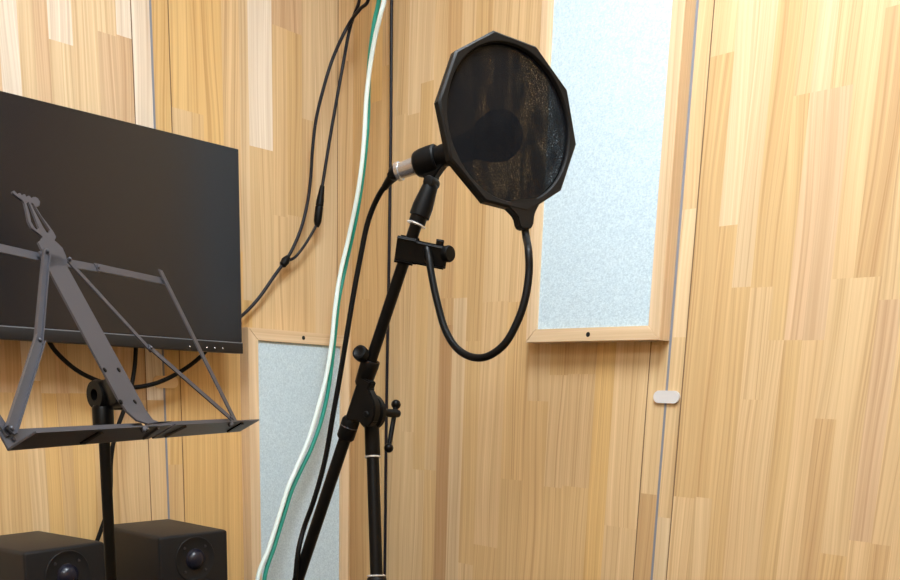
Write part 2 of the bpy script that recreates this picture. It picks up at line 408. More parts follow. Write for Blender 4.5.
# ------------------------------------------------------------------ joint plates (rounded bars across the seams)
def stadium(c, ex, ey, w, h, n=12):
    r = h / 2; out = []
    for s in (1, -1):
        for k in range(n + 1):
            a = -PI / 2 + PI * k / n
            out.append(c + ex * (s * (w / 2 - r) + s * r * math.cos(a)) + ey * (s * r * math.sin(a)))
    return out
p = atY(667.4, 397, YB); 
bm = BM(); add_prism(bm, stadium(Vector((p.x, YB - .0004, p.z)), UX, UZ, .0435, .0182), -UY, .0035)
tag(obj('joint_plate', bm, MAT['plate']), 'silver pill-shaped plate across the wall seam, below the large upper acoustic panel', 'plate')
p = atX(165, 382, XL)
bm = BM(); add_prism(bm, stadium(Vector((XL + .0004, p.y, p.z)), UY, UZ, .046, .0205), UX, .0035)
tag(obj('joint_plate', bm, MAT['plate_tan']), 'tan pill-shaped plate across the left wall seam, under the black monitor', 'plate')

# ------------------------------------------------------------------ acoustic panels
def mitred_rail(bm, pts_in, pts_out, back, nrm, t):
    """one frame rail between inner edge a-b and outer edge c-d (front face), depth t towards the wall, small chamfer"""
    a, b = pts_in; d, c = pts_out
    front = [a, b, c, d]
    vf = [bm.verts.new(p) for p in front]; vb = [bm.verts.new(p - nrm * t) for p in front]
    bm.faces.new(vf); bm.faces.new(vb[::-1])
    for k in range(4): bm.faces.new((vf[k], vf[(k + 1) % 4], vb[(k + 1) % 4], vb[k]))
    es = [e for e in bm.edges if set(e.verts) <= set(vf)]
    bmesh.ops.bevel(bm, geom=es, offset=.0009, segments=2, affect='EDGES')
def acoustic_panel(o, eh, nrm, w, h, t, rail, label, screw_bottom):
    """o: lower corner on the wall, eh: direction of its width"""
    root = empty('acoustic_panel', o + eh * w / 2, label, 'acoustic panel')
    f = o + nrm * t
    def pt(u, v): return f + eh * u + UZ * v
    O = [pt(0, 0), pt(w, 0), pt(w, h), pt(0, h)]
    r = rail; I = [pt(r, r), pt(w - r, r), pt(w - r, h - r), pt(r, h - r)]
    for k, nm in enumerate('hvhv'):
        bm = BM(); mitred_rail(bm, (I[k], I[(k + 1) % 4]), (O[k], O[(k + 1) % 4]), None, nrm, t)
        if nm == 'h': obj('rail', bm, RAIL_H, root, smooth=False)
        else: obj('rail', bm, MAT['rail_v'], root, smooth=False)
    bm = BM(); cc = o + nrm * (t * .5 - .001) + eh * w / 2 + UZ * h / 2
    add_obox(bm, cc, eh, UZ, nrm, w - 2 * r + .004, h - 2 * r + .004, t - .008)
    fo = obj('fabric_insert', bm, MAT['fabric'], root, smooth=False)
    for v in ((r / 2,), (h - r / 2,)):
        bm = BM(); c = pt(w * .495 if screw_bottom else w * .52, v[0])
        add_lathe(bm, c - nrm * .004, nrm, [(0, .0034), (.0041, .0038), (.0044, .0032)], 20)
        obj('screw', bm, MAT['dark'], root)
    return root
def rail_h_mat():
    m = MAT['rail_v'].copy(); m.name = 'frame_timber_level'
    nt = m.node_tree
    tc = next(n for n in nt.nodes if n.type == 'TEX_COORD')
    mp = N(nt, 'ShaderNodeMapping'); mp.inputs['Rotation'].default_value = (0, 0, 0)
    sp = N(nt, 'ShaderNodeSeparateXYZ'); cb_ = N(nt, 'ShaderNodeCombineXYZ'); ad = N(nt, 'ShaderNodeMath', operation='ADD')
    old = [l.to_socket for l in nt.links if l.from_node == tc]
    nt.links.new(tc.outputs['Object'], sp.inputs[0])
    nt.links.new(sp.outputs[0], ad.inputs[0]); nt.links.new(sp.outputs[1], ad.inputs[1])
    nt.links.new(sp.outputs[2], cb_.inputs[0]); nt.links.new(ad.outputs[0], cb_.inputs[2])
    for s in old: nt.links.new(cb_.outputs[0], s)
    return m
RAIL_H = rail_h_mat()
PT = .028
a = atY(525.6, 342, YB - PT); b_ = atY(659.6, 340.6, YB - PT); b_.x = -.7297
acoustic_panel(Vector((a.x, YB, (a.z + b_.z) / 2)), UX, -UY, b_.x - a.x, .80, PT, .0205,
               'pale blue fabric panel in a wooden frame, high up behind the pop filter', True)
a = atX(248, 327.2, XL + PT); b_ = atX(350, 336.5, XL + PT)
acoustic_panel(Vector((XL, a.y, a.z - .80)), UY, UX, min(b_.y, YB - .003) - a.y, .80, PT, .0215,
               'pale blue fabric panel in a wooden frame, low in the corner beside the monitor', False)

# ------------------------------------------------------------------ monitor
MX = XL + .09
tr = atX(240.8, 149.2, MX); br = atX(241.2, 352, MX); bl = atX(0, 341, MX)
my1 = (tr.y + br.y) / 2; mz1 = tr.z; mz0 = (br.z + bl.z) / 2; my0 = my1 - .545
chin = .019
mon = empty('computer_monitor', (MX - .02, (my0 + my1) / 2, mz0), 'large black flat-screen monitor mounted on the left wall, switched off', 'monitor')
bm = BM(); add_box(bm, MX - .026, MX - .0015, my0, my1, mz0, mz1, .003); obj('casing', bm, MAT['bezel'], mon)
bm = BM(); add_box(bm, MX - .004, MX, my0 + .001, my1 - .001, mz0 + chin, mz1 - .001, .0006, 1); obj('screen', bm, MAT['screen'], mon)
bm = BM(); add_box(bm, MX - .004, MX + .002, my0 + .0005, my1 - .0005, mz0, mz0 + chin - .0006, .001); bz = obj('bottom_bezel', bm, MAT['bezel'], mon)
bm = BM(); add_box(bm, MX + .0005, MX + .0023, my0 + .001, my1 - .001, mz0 + chin - .0020, mz0 + chin - .0006, .0003, 1); obj('bezel_highlight', bm, plain('painted_highlight', srgb(128, 132, 142), .35, .3), bz)  # pale grey strip paints in the highlight along the bezel's upper edge
for px, py in ((190, 346.5), (198.6, 347), (207, 347.6), (215, 348), (223, 348.4)):
    q = atX(px, py, MX + .002); bm = BM(); add_lathe(bm, Vector((MX + .0016, q.y, q.z)), UX, [(0, .0012), (.0007, .0012), (.001, .0008)], 14)
    obj('button', bm, MAT['nickel'], bz)
bm = BM(); add_box(bm, XL + .0005, MX - .024, (my0 + my1) / 2 - .06, (my0 + my1) / 2 + .06, (mz0 + mz1) / 2 - .06, (mz0 + mz1) / 2 + .06, .004); obj('wall_bracket', bm, MAT['black'], mon)

# ------------------------------------------------------------------ desk (below the picture) and the two speakers on it
DZ = .842
desk = empty('desk', (-1.28, .35, 0), 'narrow dark desk along the left wall, carrying both small speakers', 'desk')
bm = BM(); add_box(bm, XL + .004, -1.13, -.10, .86, DZ - .028, DZ, .003); obj('desktop', bm, MAT['desk'], desk)
for x_ in (-1.42, -1.16):
    for y_ in (-.07, .83):
        bm = BM(); add_box(bm, x_ - .018, x_ + .018, y_ - .018, y_ + .018, 0, DZ - .028, .002); obj('leg', bm, MAT['black'], desk)
GMS = plain('dark_screw', srgb(60, 60, 66), .35, .6)
def speaker(fl, fr, depth, label):
    """fl, fr: front top corners (left, right as seen from the front)"""
    ey = (fr - fl); w = ey.length; ey.normalize()
    fr_n = Vector((ey.y, -ey.x, 0)); ztop = fl.z; hh = ztop - DZ - .004
    c = (fl + fr) / 2 - fr_n * depth / 2; c.z = DZ + .004 + hh / 2
    root = empty('studio_speaker', (c.x, c.y, DZ), label, 'speaker', 'small black studio speakers on the desk')
    bm = BM(); add_obox(bm, c, fr_n, ey, UZ, depth, w, hh, .006, 3); cab = obj('cabinet', bm, MAT['speaker'], root)
    ff = c + fr_n * (depth / 2)
    def P(u, v, o=0): return ff + ey * u + UZ * v + fr_n * o
    bm = BM(); add_obox(bm, P(0, 0, -.0035), fr_n, ey, UZ, .008, w - .002, hh - .002, .0035, 3); obj('front_baffle', bm, MAT['baffle'], root)
    tz = hh / 2 - .040
    bm = BM(); add_lathe(bm, P(0, tz, .0002), fr_n, [(.0006, .0350), (.0016, .0343), (.0016, .0330), (.0006, .0315), (.0004, .020), (.0004, .017)], 48, caps=False); tw = obj('tweeter_waveguide', bm, MAT['baffle'], root)
    bm = BM(); add_lathe(bm, P(0, tz, .0006), fr_n, [(0, .0165), (.001, .0165), (.0016, .0155), (.001, .0148), (.0035, .0135), (.0075, .010), (.0096, .005), (.0102, .0004)], 32); obj('dome', bm, MAT['dome'], tw)
    for k in range(4):
        an = PI / 4 + k * PI / 2
        bm = BM(); add_lathe(bm, P(.026 * math.cos(an), tz + .026 * math.sin(an), .0006), fr_n, [(0, .0021), (.0011, .0021), (.0015, .0012)], 12); obj('screw', bm, GMS, tw)
    wz = -hh / 2 + .062
    bm = BM(); add_lathe(bm, P(0, wz, .0002), fr_n, [(.0006, .052), (.002, .051), (.002, .047), (.001, .046), (.0036, .042), (.001, .038), (-.006 + .0065, .02)], 48, caps=False); wf = obj('woofer', bm, MAT['baffle'], root)
    bm = BM(); add_lathe(bm, P(0, wz, .0006), fr_n, [(0, .018), (.002, .016), (.004, .008), (.0045, .0004)], 32); obj('dust_cap', bm, MAT['dome'], wf)
    for u in (-1, 1):
        for v in (-1, 1):
            bm = BM(); add_lathe(bm, c + ey * u * (w / 2 - .018) + fr_n * v * (depth / 2 - .022) - UZ * (hh / 2 + .004), UZ, [(0, .007), (.0055, .008)], 16); obj('rubber_foot', bm, MAT['rubber'], root)
    return root
ZS = H - .22
a = atZ(158.3, 537.3, ZS); b_ = atZ(227.8, 529.4, ZS)
speaker(a, b_, .160, 'black studio speaker beside the panel frame, right-hand one of the pair')
a = atZ(23.0, 552.6, ZS); b_ = atZ(105.0, 541.0, ZS)
speaker(a, b_, .152, 'black studio speaker nearest the camera, left of the thin stand pole')

# ------------------------------------------------------------------ music stand
hM = H - .0552
Lp, Rp = atZ(9, 450, hM), atZ(241, 431, hM)
T = (Rp - Lp).normalized(); nP = Vector((T.y, -T.x, 0)); C0 = (Lp + Rp) / 2
TH = math.radians(29.5)
B = UZ * math.cos(TH) - nP * math.sin(TH)
E = nP * math.cos(TH) + UZ * math.sin(TH)
def W(u, s, k=0.0): return C0 + T * u + B * s + E * k
def D(px, py):
    d = ray(px, py); t = (C0 - EYE).dot(E) / d.dot(E); q = EYE + d * t - C0
    return q.dot(T), q.dot(B)
def Dw(px, py, k=0.0): u, s = D(px, py); return W(u, s, k)
poleM = atD(102.5, 396, .965)
ms = empty('music_stand', (poleM.x, poleM.y, 0), 'folding grey metal music stand with a lyre-shaped top, in front of the monitor', 'music stand')
UC = -.006
GM = MAT['greymetal']
# centre bar with bent foot
bm = BM()
prof = [(.006, .0245), (.010, .0125), (.018, .0045), (.030, .001), (.045, 0), (.207, 0)]
wds = [.026, .028, .032, .038, .042, .0375]
ring = []
for (s, k), wd in zip(prof, wds):
    ring.append([bm.verts.new(W(UC + sg * wd / 2, s, k + o)) for sg, o in ((-1, 0), (1, 0), (1, .0022), (-1, .0022))])
for r0, r1 in zip(ring, ring[1:]):
    for k in range(4): bm.faces.new((r0[k], r0[(k + 1) % 4], r1[(k + 1) % 4], r1[k]))
bm.faces.new(ring[0]); bm.faces.new(ring[-1])
bar = obj('centre_bar', bm, GM, ms)
for px, py in ((103, 371), (117, 371), (119, 403), (133, 403)):
    bm = BM(); add_lathe(bm, Dw(px, py, .0018), E, [(0, .0028), (.0012, .0026), (.0018, .0012)], 16); obj('rivet', bm, MAT['black'], bar)
# lyre top: shoulder, neck and scrolled head, read off the desk plane
bm = BM()
outline = [(46.5, 268), (41.5, 253), (36.5, 243), (40, 240.5), (41, 238), (38, 235), (30, 229), (26.5, 222), (25, 213), (22.8, 204), (21, 201.5),
           (15.5, 197.6), (11.2, 194.0), (11.0, 192.2), (12.6, 191.8), (14.6, 193.8), (16, 195.2), (17.2, 194.2), (18.8, 194.2), (20.2, 196.4), (21.6, 195.4), (23.4, 195.4), (24.8, 197.8), (26.4, 196.8), (28.2, 197.0), (29.8, 199.2), (31.5, 198.0), (34, 198.0), (36.5, 199.5), (38.5, 203), (38, 206.5), (36, 207.5), (34, 207),
           (40, 217), (47, 226), (52, 233), (54.5, 238), (53, 241.5), (57, 245), (61, 249), (64.5, 257), (66, 266)]
u_list = [D(x_, y_) for x_, y_ in outline]
add_prism(bm, [W(u, s) for u, s in u_list] , E, .0022)
f0 = [f for f in bm.faces]
bmesh.ops.triangulate(bm, faces=[f for f in bm.faces if len(f.verts) > 4])
lyre = obj('lyre_finial', bm, GM, ms, angle=30)
# slots of the lyre as dark inlays would be wrong: cut them for real
def cut(o, outlines, t0, t1):
    bmc = BM()
    for ol in outlines: add_prism(bmc, [Dw(x_, y_, t0) for x_, y_ in ol], E, t1 - t0)
    bmesh.ops.recalc_face_normals(bmc, faces=bmc.faces)
    bmesh.ops.translate(bmc, verts=bmc.verts, vec=-ORG[o.name])
    me = bpy.data.meshes.new('cutter'); bmc.to_mesh(me); bmc.free()
    co = bpy.data.objects.new('cutter', me); COL.objects.link(co); co.parent = o.parent; co.location = o.location
    md = o.modifiers.new('cut', 'BOOLEAN'); md.object = co; md.operation = 'DIFFERENCE'; md.solver = 'EXACT'
    bpy.context.view_layer.update()
    dg = bpy.context.evaluated_depsgraph_get()
    nm = bpy.data.meshes.new_from_object(o.evaluated_get(dg))
    o.modifiers.clear(); o.data = nm
    bpy.data.objects.remove(co, do_unlink=True)
cut(lyre, [[(24.6, 203.5), (27, 203), (29, 207), (37.5, 229), (36.5, 231.5), (33.5, 229.5), (29.5, 223), (28, 215)],
           [(29.2, 203.8), (31.5, 204.5), (38, 215), (48.5, 231), (48, 234), (45, 233.5), (41.5, 228), (33, 212)]], -.002, .005)
# folding arms, mirrored about the bar
WING = .206
def arm(name, pts, w, k, side, w2=None, lip=False):
    bm = BM()
    for i in range(len(pts) - 1):
        (u0, s0), (u1, s1) = pts[i], pts[i + 1]
        kk = k + (.0016 if i else 0); ww = (w2 if (i and w2) else w)
        d = Vector((u1 - u0, s1 - s0)).normalized() * .003
        p0 = W(side * (u0 - (d.x if i else 0)) + UC, s0 - (d.y if i else 0), kk); p1 = W(side * (u1 + d.x) + UC, s1 + d.y, kk)
        add_bar(bm, p0, p1, ww, .0015, E)
        if lip:
            dv = (p1 - p0).normalized(); sv = dv.cross(E)
            for sg in (-1, 1): add_bar(bm, p0 + sv * sg * (ww / 2 - .0005) + E * .0016, p1 + sv * sg * (ww / 2 - .0005) + E * .0016, .0010, .0034, E)
    o = obj(name, bm, GM, ms, smooth=False)
    for u, s in pts:
        bm = BM(); add_lathe(bm, W(side * u + UC, s, k + .0008), E, [(0, .0020), (.0030, .0020), (.0036, .0012)], 14); obj('rivet', bm, GM, o)
    return o
arm('folding_wing', [(.024, .2055), (.091, .2085), (.240, .2125)], .0095, -.004, 1)
arm('folding_wing', [(.012, .2050), (.091, .2040), (.240, .2110)], .0095, -.004, -1)
arm('diagonal_brace', [(.025, .2035), (.098, .1065), (.2085, .0170)], .0066, .003, 1, w2=.0080)
arm('diagonal_brace', [(.010, .2065), (.1056, .1020), (.2100, .0160)], .0078, .003, -1, w2=.0100, lip=True)
for side in (1, -1):
    bm = BM(); add_bar(bm, W(side * .2415 + UC, .226, .0012), W(side * (.2265 if side > 0 else .2110) + UC, .012, .0012), .0088, .0018, E); obj('side_strut', bm, GM, ms, smooth=False)
# tray halves: upright flange and ledge, with black inlays for the dark of the slots
def tray(u0, u1, side):
    r_ = empty_child('tray_shelf', W((u0 + u1) / 2, 0, 0), ms)
    return r_
LED = .0295
for side, (u0, u1) in ((-1, (-.2250, -.004)), (1, (.004, .2250))):
    bm = BM()
    tilt = .0
    # ledge, slanted at its outer end
    oe = u0 if side < 0 else u1; ie = u1 if side < 0 else u0
    ol = [W(ie, 0, 0), W(oe, 0, 0), W(oe, 0, LED), W(ie, 0, LED)]
    add_prism(bm, ol, B, .0016)
    # upright flange
    ol = [W(ie, 0, 0), W(oe, 0, 0), W(oe + side * .0, .018, 0), W(ie + side * .0, .018, 0)]
    add_prism(bm, ol, E, -.0016)
    sh = obj('tray_shelf', bm, GM, ms, smooth=False)
    for uu in ((.178,) if side > 0 else (.13,)):
        bm = BM(); add_obox(bm, W(side * uu, -.0004, LED * .5), T, E, B, .006, LED * .72, .0028, .0008, 1); obj('slot_inlay', bm, MAT['black'], sh)  # black inlay in place of an open slot's darkness
    # fold line rib near the middle
    bm = BM(); a1 = W(side * .022, -.0010, .003); a2 = W(side * .030, -.0010, LED - .002); add_cyl(bm, a1, a2, .0014, 10); obj('rib', bm, GM, sh)
    if side > 0:
        bm = BM(); q = Dw(205.8, 421.6, LED * .85)
        q = W((q - C0).dot(T), -.0003, LED - .003); add_lathe(bm, q, -B, [(0, .0034), (.003, .0034), (.0036, .0026), (.0036, .0016), (.0022, .0015)], 18); obj('bolt', bm, GM, sh)
    else:
        bm = BM(); add_lathe(bm, Dw(13.2, 439.4, .0), E, [(0, .0022), (.0016, .0022), (.0022, .0012)], 18); obj('bolt', bm, GM, sh)
d_ = ray(143.7, 427.8); q = EYE + d_ * ((C0 - B * .0002 - EYE).dot(B) / d_.dot(B))
bm = BM(); add_lathe(bm, q + B * .001, -B, [(0, .0042), (.0045, .0042), (.0052, .0032), (.0052, .002), (.003, .0018), (.003, .0002)], 20); obj('tray_bolt', bm, GM, bar)
# hub, socket and pole
hub_ax = Vector((.114, -.98, 0)).normalized()
hubf = atD(94.0, 394.8, .945)
bm = BM(); add_lathe(bm, hubf - hub_ax * .034, hub_ax, [(0, .0125), (.002, .0155), (.031, .0158), (.034, .0145), (.034, .0062), (.022, .0058), (.022, .0005)], 36); obj('tilt_hub', bm, MAT['black'], ms)
hc = atD(97.0, 394.5, .945) - hub_ax * .018
bm = BM(); add_obox(bm, (hc + W(UC, .058, -.004)) / 2, (W(UC, .058, 0) - hc).normalized(), T, (W(UC, .058, 0) - hc).normalized().cross(T), (W(UC, .058, -.0026) - hc).length + .004, .030, .040, .004); obj('tilt_bracket', bm, MAT['black'], ms)
pz = hc.z
pc = Vector((hc.x, hc.y, 0))
q = atD(103.3, 420, .955); pc = Vector((q.x, q.y, 0))
bm = BM(); add_lathe(bm, pc + UZ * (pz - .048), UZ, [(0, .009), (.002, .0108), (.034, .0108), (.037, .009)], 28); obj('pole_socket', bm, MAT['black'], ms)
bm = BM(); add_cyl(bm, pc + UZ * .80, pc + UZ * (pz - .04), .0058, 20); obj('upper_pole', bm, MAT['rubber'], ms)
bm = BM(); add_cyl(bm, pc + UZ * .20, pc + UZ * .84, .0085, 20); obj('lower_pole', bm, MAT['rubber'], ms)
bm = BM(); add_cyl(bm, pc + UZ * .82, pc + UZ * .86, .012, 24, .002); cl_ = obj('pole_clamp', bm, MAT['black'], ms)
bm = BM(); add_cyl(bm, pc + UZ * .46, pc + UZ * .50, .013, 24, .002); obj('leg_collar', bm, MAT['black'], ms)
for an in (-130, -10, 110):
    d = Vector((math.cos(math.radians(an)), math.sin(math.radians(an)), 0))
    bm = BM(); add_bar(bm, pc + UZ * .47 + d * .012, pc + d * .22 + UZ * .008, .012, .004, Vector((-d.y, d.x, 0)).cross(UZ)); lg = obj('leg', bm, MAT['black'], ms)
    bm = BM(); add_bar(bm, pc + UZ * .21 + d * .010, pc + d * .13 + UZ * .205, .010, .003, UZ); obj('brace', bm, MAT['black'], lg)
    bm = BM(); add_lathe(bm, pc + d * .22, UZ, [(0, .008), (.014, .007)], 14); obj('rubber_foot', bm, MAT['rubber'], lg)

# ------------------------------------------------------------------ microphone stand
BK, RB = MAT['black'], MAT['rubber']
b_top = atD(415, 228, 1.0); b_tail = atD(298, 580, 1.20)
bd = (b_top - b_tail).normalized()
def on_boom(px, py):           # point of the boom closest to a sight line
    d = ray(px, py).normalized(); w0 = b_tail - EYE
    b_ = bd.dot(d); d1 = bd.dot(w0); d2 = d.dot(w0)
    s = (b_ * d2 - d1) / (1 - b_ * b_); return b_tail + bd * s
knob_pt = on_boom(372, 372)
cl_b = on_boom(354, 414)                                    # where the clutch grips the boom
ax = Vector((bd.y, -bd.x, 0)).normalized()
if ax.dot(CF) < 0: ax = -ax                                 # clutch axis: away from the camera, to the right
r_t = ray(372.8, 457)
PDp = ((cl_b - EYE).dot(ax) + .017) / r_t.dot(ax)
PDp = max(1.04, min(1.16, PDp))
pz_t = atD(372.8, 457, PDp); pz_b = atD(376.4, 572, PDp)
pd = (pz_t - pz_b).normalized()
p_floor = pz_b - pd * (pz_b.z / pd.z)
st = empty('microphone_stand', (p_floor.x, p_floor.y, 0), 'black boom microphone stand holding the microphone, centre of the picture', 'microphone stand')
def on_pole(z): return p_floor + pd * (z / pd.z)
sleeve_bot = pz_t
disc_c = pz_t + pd * .0555
bm = BM(); add_lathe(bm, pz_t + pd * .001, pd, [(0, .0088), (.002, .0094), (.034, .0092), (.05, .0085)], 28); obj('joint_sleeve', bm, BK, st)
bm = BM(); add_lathe(bm, pz_t - pd * .0012, pd, [(0, .0094), (.0006, .0100), (.0018, .0100), (.0024, .0094)], 28); obj('chrome_ring', bm, MAT['chrome'], st)
zc = pz_b.z
bm = BM(); add_cyl(bm, on_pole(zc - .2), pz_t + pd * .004, .0078, 28); obj('upper_pole', bm, BK, st)
bm = BM(); add_lathe(bm, on_pole(zc - .060), pd, [(0, .0115), (.003, .013), (.050, .0128), (.0535, .0118), (.0555, .0105)], 28); obj('height_clutch', bm, RB, st)
bm = BM(); add_lathe(bm, on_pole(zc - .0055), pd, [(0, .0112), (.0006, .0118), (.0016, .0118), (.0022, .0105)], 28); obj('steel_washer', bm, MAT['chrome'], st)
bm = BM(); add_cyl(bm, on_pole(.14), on_pole(zc - .05), .0105, 28); obj('lower_pole', bm, BK, st)
bm = BM(); add_lathe(bm, on_pole(.10), pd, [(0, .02), (.008, .026), (.06, .024), (.075, .015)], 28); obj('leg_hub', bm, RB, st)
for an in (35, 155, 275):
    d = Vector((math.cos(math.radians(an)), math.sin(math.radians(an)), 0))
    bm = BM(); add_cyl(bm, on_pole(.13) + d * .02, Vector((p_floor.x, p_floor.y, .016)) + d * .26, .0075, 18, .001); lg = obj('leg', bm, BK, st)
    bm = BM(); add_cyl(bm, Vector((p_floor.x, p_floor.y, .0225)) + d * .235, Vector((p_floor.x, p_floor.y, .0135)) + d * .272, .0105, 18, .003); obj('rubber_foot', bm, RB, lg)
# clutch: two toothed discs around the axis between the sleeve and the boom
near = cl_b + (disc_c - cl_b) * .0
ofs = (disc_c - cl_b).dot(ax)
def cp(u): return disc_c + ax * u
bm = BM(); add_lathe(bm, cp(-.0035), ax, [(0, .020), (.001, .0215), (.007, .0215), (.0085, .020)], 36); obj('clutch_disc', bm, BK, st)
uB = (cl_b - disc_c).dot(ax) - .0105           # near side of the casting that grips the boom
def on_cheek(px, py):
    d = ray(px, py); return EYE + d * ((cp(uB) - EYE).dot(ax) / d.dot(ax))
bm = BM()
add_prism(bm, [on_cheek(*q) for q in ((358.5, 376), (370.5, 382), (368, 389), (371.5, 396), (374.5, 405), (374.5, 414), (372, 422.5), (367, 427), (361.5, 425), (357.5, 421), (345, 419), (349, 408), (353, 397))], ax, .0115)
bmesh.ops.bevel(bm, geom=bm.edges[:], offset=.0014, segments=2, affect='EDGES')
obj('clutch_cheek', bm, BK, st, angle=30)
bm = BM(); add_lathe(bm, on_cheek(366.5, 414.5) - ax * .0018, ax, [(0, .0032), (.0008, .0040), (.003, .0040)], 20); obj('clutch_bolt', bm, RB, st)
# T-handle
stub0 = cp(.005); stub1 = cp(.0335)
hd0, hd1 = atD(396, 404.5, 1.145), atD(388.7, 448, 1.130)
pv = atD(396.5, 413.5, 1.142)
bm = BM(); add_lathe(bm, stub0, pv - stub0, [(0, .0055), (.012, .0050), ((pv - stub0).length, .0052), ((pv - stub0).length + .0035, .0045)], 24); th = obj('clutch_handle', bm, BK, st)
bm = BM(); add_cyl(bm, hd0, hd1, .0031, 16); add_sphere(bm, hd0, .0062); add_sphere(bm, hd1, .0060); obj('handle_bar', bm, BK, th)
# boom: thick outer tube, thin inner tube, sleeves
s_up = on_boom(363.5, 385); s_end = on_boom(374, 361)
bm = BM(); add_cyl(bm, b_tail - bd * .10, s_up + bd * .004, .0075, 28, .0008); obj('boom_tube', bm, BK, st)
bm = BM(); add_lathe(bm, b_tail - bd * .125, bd, [(0, .009), (.003, .0105), (.03, .0105), (.032, .009)], 24); obj('end_cap', bm, RB, st)
bm = BM(); add_cyl(bm, s_up - bd * .01, b_top + bd * .006, .0067, 24); obj('boom_extension', bm, BK, st)
L_ = (s_end - s_up).length
bm = BM(); add_lathe(bm, s_up, bd, [(-.002, .0085), (.001, .0104), (L_ * .75, .0112), (L_ - .001, .0112), (L_, .0106), (L_, .0085), (L_ - .012, .0075)], 32); obj('boom_collar', bm, BK, st)
a_, b2 = on_boom(342.3, 437.5), on_boom(351.5, 418.5)
bm = BM(); add_lathe(bm, a_, bd, [(0, .0096), (.002, .0110), ((b2 - a_).length - .003, .0110), ((b2 - a_).length, .0096)], 32); obj('boom_grip', bm, RB, st)
bm = BM(); add_lathe(bm, on_boom(347.5, 426), bd, [(0, .0108), (.0004, .0112), (.0012, .0112), (.0016, .0108)], 32); obj('grip_ring', bm, MAT['greymetal'], st)
# boom knob
kc = atD(360.8, 353.5, 1.055); ks = on_boom(371, 369)
kd = (kc - ks).normalized()
kx = (-CF * .86 - CR * .42 + UZ * .25).normalized()
bm = BM(); add_lathe(bm, kc - kx * .006, kx, [(0, .0070), (.002, .0090), (.008, .0093), (.0105, .0086), (.011, .0065), (.009, .003), (.009, .0005)], 32); kn = obj('boom_knob', bm, RB, st)
bm = BM(); add_cyl(bm, ks, kc, .0035, 16); obj('knob_stem', bm, BK, kn)
# clip at the top of the boom
mA, mB = atD(398.0, 171.8, 1.030), atD(521, 128, .960)
md = (mB - mA).normalized()
clip_c = atD(428, 160.0, 1.010)
tA = (clip_c - mA).dot(md); clip_c = mA + md * tA
g0 = b_top + bd * .0; g1 = atD(431.5, 183, .990)
gd = (g1 - g0).normalized(); gl = (g1 - g0).length
bm = BM(); add_lathe(bm, g0, gd, [(.004, .0085), (.006, .0094), (.0125, .0094), (.013, .0114), (.024, .0114), (gl - .012, .0096), (gl - .004, .0086), (gl - .001, .0074), (gl + .001, .005)], 28); obj('clip_grip', bm, RB, st)
bm = BM(); add_lathe(bm, g0 + gd * .0032, gd, [(-.0006, .0095), (0, .0108), (.0012, .0108), (.0018, .0095)], 28); obj('thread_ring', bm, MAT['chrome'], st)
bm = BM()
side_ax = md.cross(UZ).normalized()
def on_mid(px, py):
    d = ray(px, py); return EYE + d * ((clip_c - EYE).dot(side_ax) / d.dot(side_ax))
add_prism(bm, [on_mid(*q) - side_ax * .0065 for q in ((419, 167), (441, 158), (446, 165), (440.5, 172), (436.5, 178), (436.5, 186), (427, 186), (425.5, 178))], side_ax, .013)
bmesh.ops.bevel(bm, geom=bm.edges[:], offset=.0015, segments=2, affect='EDGES')
obj('clip_neck', bm, RB, st)
bm = BM(); add_cyl(bm, g1 - side_ax * .009, g1 + side_ax * .009, .0065, 24, .0015); obj('clip_pivot', bm, RB, st)
bm = BM(); add_lathe(bm, clip_c - md * .016, md, [(0, .0120), (.0008, .0130), (.003, .0142), (.008, .0150), (.018, .0153), (.026, .0150), (.0275, .0138), (.0275, .0121), (0.0, .0119)], 36, caps=False)
obj('clip_ring', bm, RB, st)

# ------------------------------------------------------------------ microphone
ml = (mB - mA).length
mic = empty('microphone', clip_c, 'black handheld microphone in the stand clip, head hidden behind the pop filter', 'microphone')
bm = BM(); add_lathe(bm, mA, md, [(.024, .0098), (.030, .0112), (.055, .0116), (ml - .058, .0150), (ml - .052, .0165), (ml - .05, .012)], 36); obj('handle', bm, BK, mic)
bm = BM(); add_lathe(bm, mA, md, [(.0, .0074), (.0012, .0086), (.009, .0088), (.022, .0094), (.0255, .0096)], 32); obj('silver_end', bm, MAT['nickel'], mic)
mg_c = mB - md * .026
bm = BM(); add_lathe(bm, mg_c - md * .026, md, [(0, .016), (.004, .0195), (.014, .0235), (.022, .0252), (.029, .0252), (.036, .0240), (.044, .0195), (.049, .012), (.051, .0005)], 40); obj('grille', bm, plain('mic_grille', srgb(30, 30, 33), .5, .5, bump=.8, bscale=900), mic)
bm = BM(); add_lathe(bm, mg_c - md * .003, md, [(0, .0252), (.0012, .0262), (.006, .0262), (.0072, .0252)], 40, caps=False); obj('grille_band', bm, BK, mic)

# cable of the microphone
cab_pts = [mA + md * .004, mA - md * .004]
tail = [atD(389.8, 180.2, 1.052), atD(378.5, 196, 1.075), atD(368.5, 220, 1.090), atD(359.5, 262, 1.105), atD(352.5, 300, 1.115), atD(346, 340, 1.125), atD(339, 382, 1.14), atD(333, 415, 1.15), atD(325, 460, 1.165), atD(314, 500, 1.175), atD(304, 528, 1.185), atD(298.5, 550, 1.18), atD(296, 572, 1.185)]
end = b_tail + Vector((-.03, .01, 0))
floor_pts = [atD(294.5, 600, 1.20), Vector((b_tail.x + .06, b_tail.y - .05, .72)), Vector((b_tail.x + .13, b_tail.y - .11, .30)), Vector((b_tail.x + .17, b_tail.y - .15, .02)), Vector((b_tail.x + .28, b_tail.y - .23, .005)), Vector((b_tail.x + .45, b_tail.y - .35, .005))]
mc = empty('microphone_cable', mA, 'thick black cable plugged into the microphone, hanging beside the boom', 'cable')
